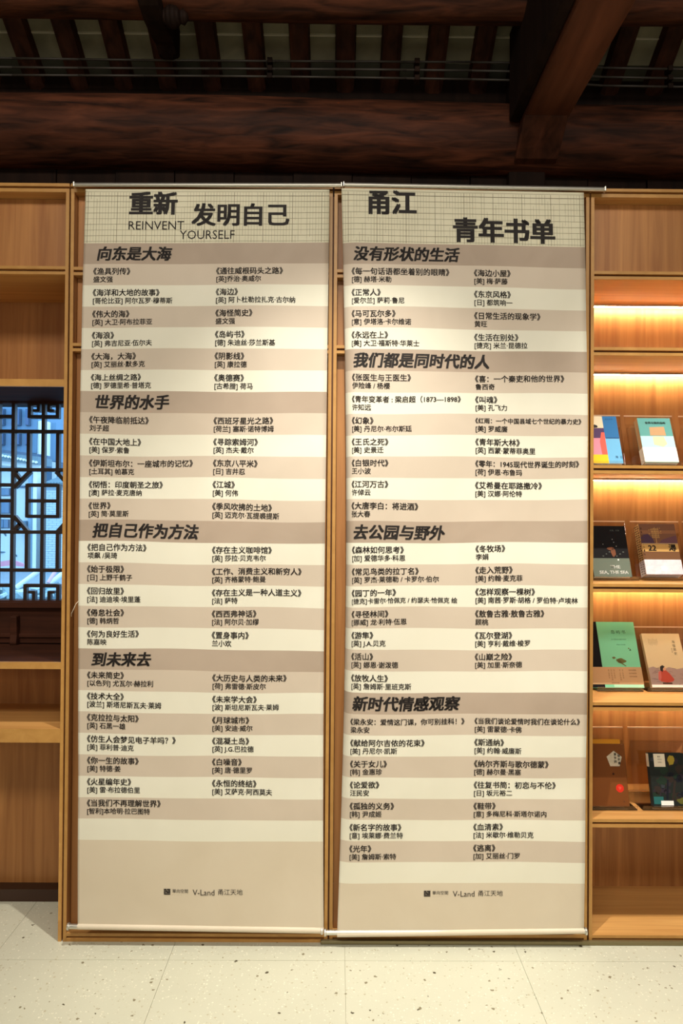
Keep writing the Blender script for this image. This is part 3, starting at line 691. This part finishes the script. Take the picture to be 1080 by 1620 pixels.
entries(br, T, 22, 17.8, [('《梁永安：爱情这门课，你可别挂科！》', '梁永安', .90), ('《献给阿尔吉侬的花束》', '[美] 丹尼尔·凯斯'), ('《关于女儿》', '[韩] 金惠珍'), ('《论爱欲》', '汪民安'), ('《孤独的义务》', '[韩] 尹成姬'), ('《新名字的故事》', '[意] 埃莱娜·费兰特'), ('《光年》', '[美] 詹姆斯·索特')], 12.2)
entries(br, T, 22, 213, [('《当我们谈论爱情时我们在谈论什么》', '[美] 雷蒙德·卡佛', .88), ('《斯通纳》', '[美] 约翰·威廉斯'), ('《纳尔齐斯与歌尔德蒙》', '[德] 赫尔曼·黑塞'), ('《往复书简：初恋与不伦》', '[日] 坂元裕二'), ('《鞋带》', '[意] 多梅尼科·斯塔尔诺内'), ('《血清素》', '[法] 米歇尔·维勒贝克'), ('《逃离》', '[加] 艾丽丝·门罗')], 11.6)
hem(br, T); logos(br, T, 136, 30+(1412.6-1395.8)/33.65)

th = Geo(); pts = [(-.9045, -.036, 1.212), (-.915, -.04, 1.20), (-.925, -.038, 1.178), (-.934, -.03, 1.165), (-.941, -.012, 1.152)]
for a, b in zip(pts[:-1], pts[1:]): th.cyl(a, b, .0009, seg=6)
tag(link_mesh('loose_thread', th, mat('pale_thread', rgb(235, 225, 205), .6)), 'short pale thread sticking out from the left edge of the left banner', 'thread')

# ------------------------------------------------------------------ books on stands
def stand(x0, x1, zs, yb, yt, zt, label):
    s = thing('book_stand', label, 'stand', ((x0+x1)/2, yb+.05, zs), 'clear acrylic book stands')
    p = [(yb-.026, zs+.018), (yb-.024, zs+.005), (yb+.045, zs+.003), (yt, zt)]
    link_mesh('sheet', Geo().sheet(p, x0, x1, .003), acrylic, s)
    link_mesh('rear_leg', Geo().sheet([(yt-.012, zt-.045), (min(yt+.05, .30), zs+.003)], x0+.004, x1-.004, .003), acrylic, s)
    link_mesh('top_edge_highlight', Geo().box(x0, x1, yt-.002, yt+.002, zt, zt+.0045), acr_highlight, s)
    link_mesh('front_lip', Geo().box(x0, x1, yb-.0275, yb-.0245, zs+.018, zs+.0205), acrylic, s)
    return s
def book(x0, x1, zb, yb, h, lean, t, label, cover, spine=None, page=None, group='books displayed face out'):
    b = thing('book', label, 'book', (x0, yb, zb), group, (-math.radians(lean), 0, 0))
    w_ = x1-x0; page = page or mat('page_block', rgb(236, 226, 204), .8)
    g = Geo().box(0, w_, 0, .0022, 0, h).box(0, w_, t-.0022, t, 0, h).box(0, .0022, .0022, t-.0022, 0, h, 1)
    link_mesh('cover', g, [cover, spine or cover], b, local=True, bevel=.0006)
    link_mesh('pages', Geo().box(.0024, w_-.003, .0024, t-.0024, .002, h-.002), page, b, local=True)
    return b, w_
LAY = [0]
def art(b, name, pts, m, layer=1):
    """a printed area of the cover: thin raised patch on the front face (local x, z)"""
    y = -.00022*layer
    return link_mesh(name, Geo().prism(pts, y, y+.0002, 'y'), m, b, local=True)
def rect(x0, x1, z0, z1): return [(x0, z0), (x1, z0), (x1, z1), (x0, z1)]
def blob(cx, cz, rx, rz, n=14, seed=1, jag=.2):
    rd = random.Random(seed)
    return [(cx+rx*math.cos(2*math.pi*i/n)*(1+rd.uniform(-jag, jag)), cz+rz*math.sin(2*math.pi*i/n)*(1+rd.uniform(-jag, jag))) for i in range(n)]
def word(b, s, x, z, em, m, layer=4, off=.0, vertical=False, name='cover_lettering', sx=1):
    g = Geo(); y = -.00022*layer-.0001
    chars = list(s) if vertical else [s]
    for i, ch in enumerate(chars):
        vs, fs = text_geo(ch, off); n = len(g.v)
        for a, c in vs: g.v.append((x+a*em*sx, y, z+(c-.36)*em-(i*em*1.25 if vertical else 0)))
        g.f += [tuple(n+i_ for i_ in f) for f in fs]; g.m += [0]*len(fs)
    return link_mesh(name, g, m, b, local=True)
def smat(n, r, g, b_, ro=.6): return mat(n, rgb(r, g, b_), ro, spec=.1)
white_ink = smat('white_print', 235, 235, 230)

# shelf A (books at eye level, blue and teal)
stand(.925, 1.085, 1.704, .085, .185, 1.908, 'clear acrylic stand behind the blue and yellow book')
b, w_ = book(.925, 1.057, 1.717, .08, .200, 21.8, .018, 'paperback with dark and light blue halves and a pink and yellow strip', smat('sky_blue_cover', 110, 178, 222))
art(b, 'upper_cover', rect(.078, w_, .106, .2), smat('deep_blue_print', 48, 110, 166))
for i in range(9): art(b, 'tree_line', blob(.084+.0055*i, .106, .0032, .0022, 8, i), smat('navy_print', 34, 62, 110), 2)
art(b, 'side_strip', rect(0, .078, 0, .2), smat('pink_print', 214, 140, 160))
art(b, 'side_top', rect(0, .078, .148, .2), smat('pale_sand_print', 222, 206, 176), 2)
art(b, 'side_dark', rect(0, .078, .106, .15), smat('violet_print', 82, 60, 96), 2)
art(b, 'side_figure', blob(.045, .156, .012, .007, 12, 4), ink, 3)
art(b, 'side_red', [(.058, .03), (.078, .03), (.078, .13), (.066, .13), (.056, .09)], smat('coral_print', 226, 98, 86), 3)
art(b, 'side_yellow', rect(0, .078, 0, .036), smat('yellow_print', 246, 196, 40), 4)
word(b, '海  边', .104, .026, .0115, smat('navy_print', 34, 62, 110), 5)
word(b, '海 边 的 风', .088, .187, .006, smat('navy_print', 34, 62, 110), 5)
stand(1.109, 1.295, 1.704, .085, .205, 1.910, 'clear acrylic stand behind the teal book with a white band')
b, w_ = book(1.137, 1.262, 1.7215, .08, .190, 22.5, .030, 'thick teal paperback with a sandstone block picture and a white band', smat('teal_cover', 96, 158, 154), smat('kraft_spine', 196, 158, 112))
art(b, 'lower_cover', rect(0, w_, .062, .112), smat('pale_aqua_print', 176, 220, 224))
art(b, 'picture', [(.038, .114), (.040, .150), (.096, .152), (.098, .114)], smat('sand_block', 190, 152, 112), 2)
art(b, 'picture', [(.046, .075), (.046, .11), (.088, .11), (.096, .078), (.080, .066)], smat('pale_sand_block', 206, 204, 168), 3)
link_mesh('paper_band', Geo().box(-.0006, w_+.0006, -.0012, .031, .002, .063), smat('white_paper_band', 240, 238, 228), b, local=True)
word(b, '世界与我的岛屿', .026, .168, .0112, ink, 5, .02)
b, w_ = book(1.300, 1.42, 1.716, .085, .045, 15, .03, 'low dark purple booklet at the right edge beside the teal book', smat('purple_cover', 74, 50, 74))
art(b, 'lower_cover', rect(0, w_, 0, .022), white_ink)
stand(1.322, 1.50, 1.704, .085, .205, 1.910, 'clear acrylic stand cut by the picture edge beside the teal book')

# shelf B (black book and ornate brown book)
stand(.925, 1.125, 1.279, .125, .235, 1.500, 'clear acrylic stand behind the black book with white English words')
b, w_ = book(.965, 1.108, 1.293, .122, .205, 20.8, .022, 'black paperback with a grey-green lower band reading THE SEA', smat('black_cover', 20, 18, 20))
art(b, 'lower_band', rect(0, w_, 0, .074), smat('grey_green_print', 100, 110, 98))
cop = smat('copper_print', 116, 72, 50)
art(b, 'figure', blob(.086, .098, .009, .017, 12, 3), cop, 2); art(b, 'figure', blob(.077, .112, .013, .006, 10, 5), cop, 2)
for i in range(7): art(b, 'star', blob(.045+.013*i, .083+.008*((i*5) % 4), .0035, .002, 7, i), smat('dim_grey_print', 92, 96, 90), 2)
for (sx_, sz_) in ((.05, .13), (.092, .138), (.088, .150), (.1, .122)): art(b, 'star', blob(sx_, sz_, .0012, .0012, 6, 1), white_ink, 2)
art(b, 'moon', blob(.100, .068, .003, .003, 12, 1, .02), white_ink, 3)
word(b, 'THE', .066, .040, .0175, white_ink, 4, .03, sx=1.15); word(b, 'SEA, THE SEA', .022, .019, .0175, white_ink, 4, .03, sx=1.06)
word(b, '大海，大海', .082, .186, .0075, smat('dim_grey_print', 92, 96, 90), 4)
stand(1.150, 1.340, 1.279, .136, .242, 1.500, 'clear acrylic stand behind the ornate brown book')
b, w_ = book(1.165, 1.304, 1.302, .128, .205, 20.8, .046, 'thick ornate brown and gold hardback with a pale floral band', smat('brown_ornate_cover', 112, 78, 60), smat('gold_spine', 190, 156, 104))
pu = smat('plum_print', 72, 52, 70); gd = smat('gold_print', 190, 150, 88)
art(b, 'hill', [(0, .125), (.052, .125), (.046, .145), (.03, .163), (.012, .16), (0, .15)], pu)
art(b, 'hill', [(.066, .125), (w_, .125), (w_, .158), (.11, .15), (.08, .14)], smat('mauve_print', 98, 66, 74))
art(b, 'sky_band', rect(0, w_, .165, .178), smat('rust_print', 132, 92, 66))
for i in range(5): art(b, 'tree', rect(.046+.006*i, .0472+.006*i, .146, .186), gd, 2)
for i in range(5): art(b, 'tree', rect(.044, .074, .15+.008*i, .1512+.008*i), gd, 2)
art(b, 'tree', rect(.058, .0598, .126, .19), gd, 3)
for i in range(14): art(b, 'leaf', blob(.058+.024*math.cos(i), .175+.012*math.sin(i*1.7), .0016, .0016, 6, i), gd, 3)
art(b, 'title_band', rect(0, w_, .092, .122), gd, 2)
art(b, 'rule', rect(0, w_, .1235, .1250), smat('pale_gold', 214, 186, 140), 3)
word(b, '22', .022, .1065, .031, ink, 5, .03, sx=1.0); word(b, '潯', .100, .107, .030, ink, 5, .03)
for i in range(12): art(b, 'spine_mark', blob(.006, .02+.015*i, .003, .005, 8, i, .4), smat('umber_print', 84, 56, 40), 2)
art(b, 'lower_cover', rect(0, w_, .062, .090), smat('umber_brown', 110, 76, 50), 2)
link_mesh('paper_band', Geo().box(-.0006, w_+.0006, -.0012, .047, .002, .060), grain('floral_paper', rgb(214, 206, 214), rgb(236, 230, 230), (90, 90, 90), .5, 0, (40, 40, 40), rgb(186, 176, 196)), b, local=True)
art(b, 'flower', blob(.072, .026, .016, .012, 16, 9, .35), white_ink, 7)
g = Geo()                                         # gold ornament blocks down the spine
for i in range(22):
    z0 = .006+.009*i
    g.box(-.0006, 0, .006+.004*(i % 2), .018, z0, z0+.005); g.box(-.0006, 0, .024, .036+.004*(i % 2), z0+.003, z0+.007)
link_mesh('spine_ornament', g, smat('umber_print', 84, 56, 40), b, local=True)
stand(1.352, 1.53, 1.279, .125, .235, 1.500, 'clear acrylic stand cut by the picture edge beside the ornate brown book')
book(1.350, 1.48, 1.299, .120, .195, 20.8, .04, 'olive spined book cut by the right picture edge beside the ornate one', smat('olive_cover', 120, 104, 66))

# shelf C (green book and cream book)
stand(.985, 1.16, .856, .165, .275, 1.075, 'clear acrylic stand behind the mint green book')
b, w_ = book(.955, 1.174, .868, .165, .256, 23, .014, 'tall mint green book with a black side strip and a kraft paper band', smat('mint_cover', 126, 206, 164))
art(b, 'side_strip', rect(0, .070, .0, .256), smat('black_cover', 20, 18, 20))
link_mesh('paper_band', Geo().box(-.0006, w_+.0006, -.0012, .015, .012, .078), smat('kraft_band', 196, 158, 116), b, local=True)
art(b, 'base_strip', rect(.105, w_, .001, .012), smat('pale_mint', 176, 226, 190), 2)
olive = smat('olive_print', 110, 104, 60)
word(b, '岛 屿 书', .122, .215, .0165, smat('forest_print', 52, 84, 62), 4, .0)
word(b, '五十座我从未 踏足的岛屿', .120, .186, .0052, smat('forest_print', 52, 84, 62), 4)
word(b, '茱迪丝 莎兰斯基', .138, .165, .0048, smat('forest_print', 52, 84, 62), 4)
art(b, 'island', blob(.146, .102, .018, .009, 14, 6, .3), olive, 3); art(b, 'island', blob(.120, .114, .007, .004, 10, 2, .3), olive, 3)
art(b, 'island', [(.128, .110), (.138, .108), (.150, .094), (.164, .082), (.161, .081), (.147, .090), (.136, .100)], olive, 3)
art(b, 'figure', [(.184, .142), (.189, .150), (.192, .142)], smat('forest_print', 52, 84, 62), 3); art(b, 'figure', blob(.1835, .151, .003, .0025, 8, 3), olive, 3)
gk = smat('brown_small_print', 120, 92, 66)
for i in range(5): word(b, '海上世界地图集'[:5+i % 2], .088+.0105*i+(.012 if i > 2 else 0), .066, .0058, gk, 7, vertical=True)
for i in range(3): word(b, '岛屿地图集', .168, .066-.012*i, .006, gk, 7)
word(b, '献给所有读者', .096, .0175, .005, gk, 7)
stand(1.175, 1.395, .856, .165, .290, 1.078, 'clear acrylic stand behind the cream book with a figure in red')
b, w_ = book(1.205, 1.354, .870, .167, .212, 27, .018, 'cream book with a figure in a red robe above grey waves', smat('cream_cover', 212, 190, 150), smat('cream_spine', 196, 170, 130))
art(b, 'sea', [(0, 0), (w_, 0), (w_, .078), (.11, .070), (.08, .078), (.05, .066), (.02, .080), (0, .074)], smat('mauve_grey_sea', 168, 142, 132))
rd = random.Random(8)
for i in range(26):
    cx, cz = rd.uniform(.01, w_-.012), rd.uniform(.016, .074)
    art(b, 'wave', [(cx-.010, cz), (cx-.003, cz+.0028), (cx+.008, cz+.0006), (cx+.008, cz-.0002), (cx-.003, cz+.0018)], smat('wave_line', 116, 92, 96), 2)
red = smat('red_robe', 186, 78, 62)
art(b, 'robe', [(.034, .030), (.040, .022), (.062, .018), (.084, .022), (.092, .030), (.078, .052), (.066, .066), (.046, .066), (.034, .050)], red, 3)
art(b, 'robe_sleeve', [(.030, .028), (.036, .058), (.046, .064), (.044, .040), (.038, .024)], smat('rose_robe', 200, 104, 96), 4)
art(b, 'face', blob(.061, .071, .006, .007, 12, 2, .05), smat('skin_print', 214, 160, 124), 4)
art(b, 'hair', [(.044, .066), (.046, .080), (.056, .085), (.064, .080), (.056, .072), (.052, .058)], ink, 5)
art(b, 'hem', rect(.044, .080, .012, .018), smat('umber_print', 84, 56, 40), 4)
art(b, 'base_strip', rect(0, w_, .0, .009), smat('pale_pink_strip', 236, 212, 196), 5)
word(b, '海怪简史', .112, .178, .0125, ink, 5, .0, vertical=True); word(b, '盛文强', .104, .150, .005, ink, 5, vertical=True)
for i in range(7): word(b, '山海异闻录记', .020+.0055*i, .190-.002*(i % 3), .0035, gk, 5, vertical=True)
word(b, '•', .106, .012, .010, ink, 5)

# shelf D (brown book with pentagon, dark painting)
stand(.925, 1.105, .441, .09, .200, .705, 'clear acrylic stand behind the brown book with a pentagon label')
b, w_ = book(.935, 1.083, .453, .08, .218, 15.4, .012, 'brown book with a grey pentagon label and a red seal', smat('chestnut_cover', 108, 62, 28))
pn = [(.108+.030*math.sin(2*math.pi*i/5), .163+.030*math.cos(2*math.pi*i/5)) for i in range(5)]
art(b, 'pentagon_label', pn, grain('speckled_label', rgb(176, 164, 142), rgb(204, 192, 168), (300, 300, 300), .7, 0, (60, 60, 60)))
word(b, '漢字的', .106, .181, .0105, ink, 4, .02, vertical=True); word(b, '設計書', .120, .176, .0105, ink, 4, .02, vertical=True)
word(b, '著', .095, .112, .008, ink, 4, .02)
art(b, 'red_seal', blob(.118, .062, .0145, .0145, 20, 1, .04), smat('red_seal_print', 196, 44, 30))
word(b, '字', .112, .062, .012, smat('pale_red', 226, 110, 90), 4); word(b, '印', .126, .016, .006, ink, 4)
book(.935, 1.076, .453, .094, .230, 15.4, .016, 'orange-yellow book peeking out behind the brown one', smat('amber_cover', 206, 146, 44))
stand(1.125, 1.34, .441, .09, .200, .705, 'clear acrylic stand behind the dark painted book')
b, w_ = book(1.170, 1.302, .455, .08, .185, 14, .022, 'book with a dark landscape painting and a cream title label', smat('dark_painting', 34, 38, 36), smat('dark_spine', 46, 48, 46))
cols = [('teal_paint', 40, 96, 96), ('olive_paint', 92, 92, 44), ('slate_paint', 50, 54, 60), ('umber_paint', 48, 40, 36), ('plum_paint', 46, 40, 48), ('forest_paint', 34, 48, 38), ('night_paint', 26, 28, 36)]
rd = random.Random(21)
for i in range(34):
    c_ = cols[rd.randrange(2, 7)]
    art(b, 'paint_patch', blob(rd.uniform(.015, w_-.015), rd.uniform(.030, .172), rd.uniform(.006, .018), rd.uniform(.006, .016), 12, i, .35), smat(*c_), 1+(i % 3))
art(b, 'trunk', [(.050, .02), (.060, .09), (.066, .09), (.058, .02)], smat('night_paint', 26, 28, 36), 4); art(b, 'trunk', [(.070, .02), (.086, .09), (.094, .088), (.080, .02)], smat('umber_paint', 48, 40, 36), 4)
art(b, 'pool', rect(.004, .040, .006, .032), smat('teal_paint', 40, 96, 96), 4); art(b, 'grass', blob(.11, .018, .018, .010, 12, 3, .3), smat('olive_paint', 92, 92, 44), 4)
art(b, 'gold_tree', blob(.082, .158, .013, .018, 14, 5, .25), smat('ochre_paint', 156, 136, 50), 4)
art(b, 'title_label', rect(.018, .060, .136, .182), smat('cream_label', 222, 212, 190), 5)
for i in range(3): word(b, ('塞尚', '风景与树', '绘画笔记')[i], .032, .172-.010*i, (.006, .004, .004)[i], ink, 7)
art(b, 'price_label', rect(.030, .076, .002, .018), white_ink, 5)
link_mesh('spine_label', Geo().box(-.0006, .0, .001, .021, .136, .182), smat('cream_label', 222, 212, 190), b, local=True)
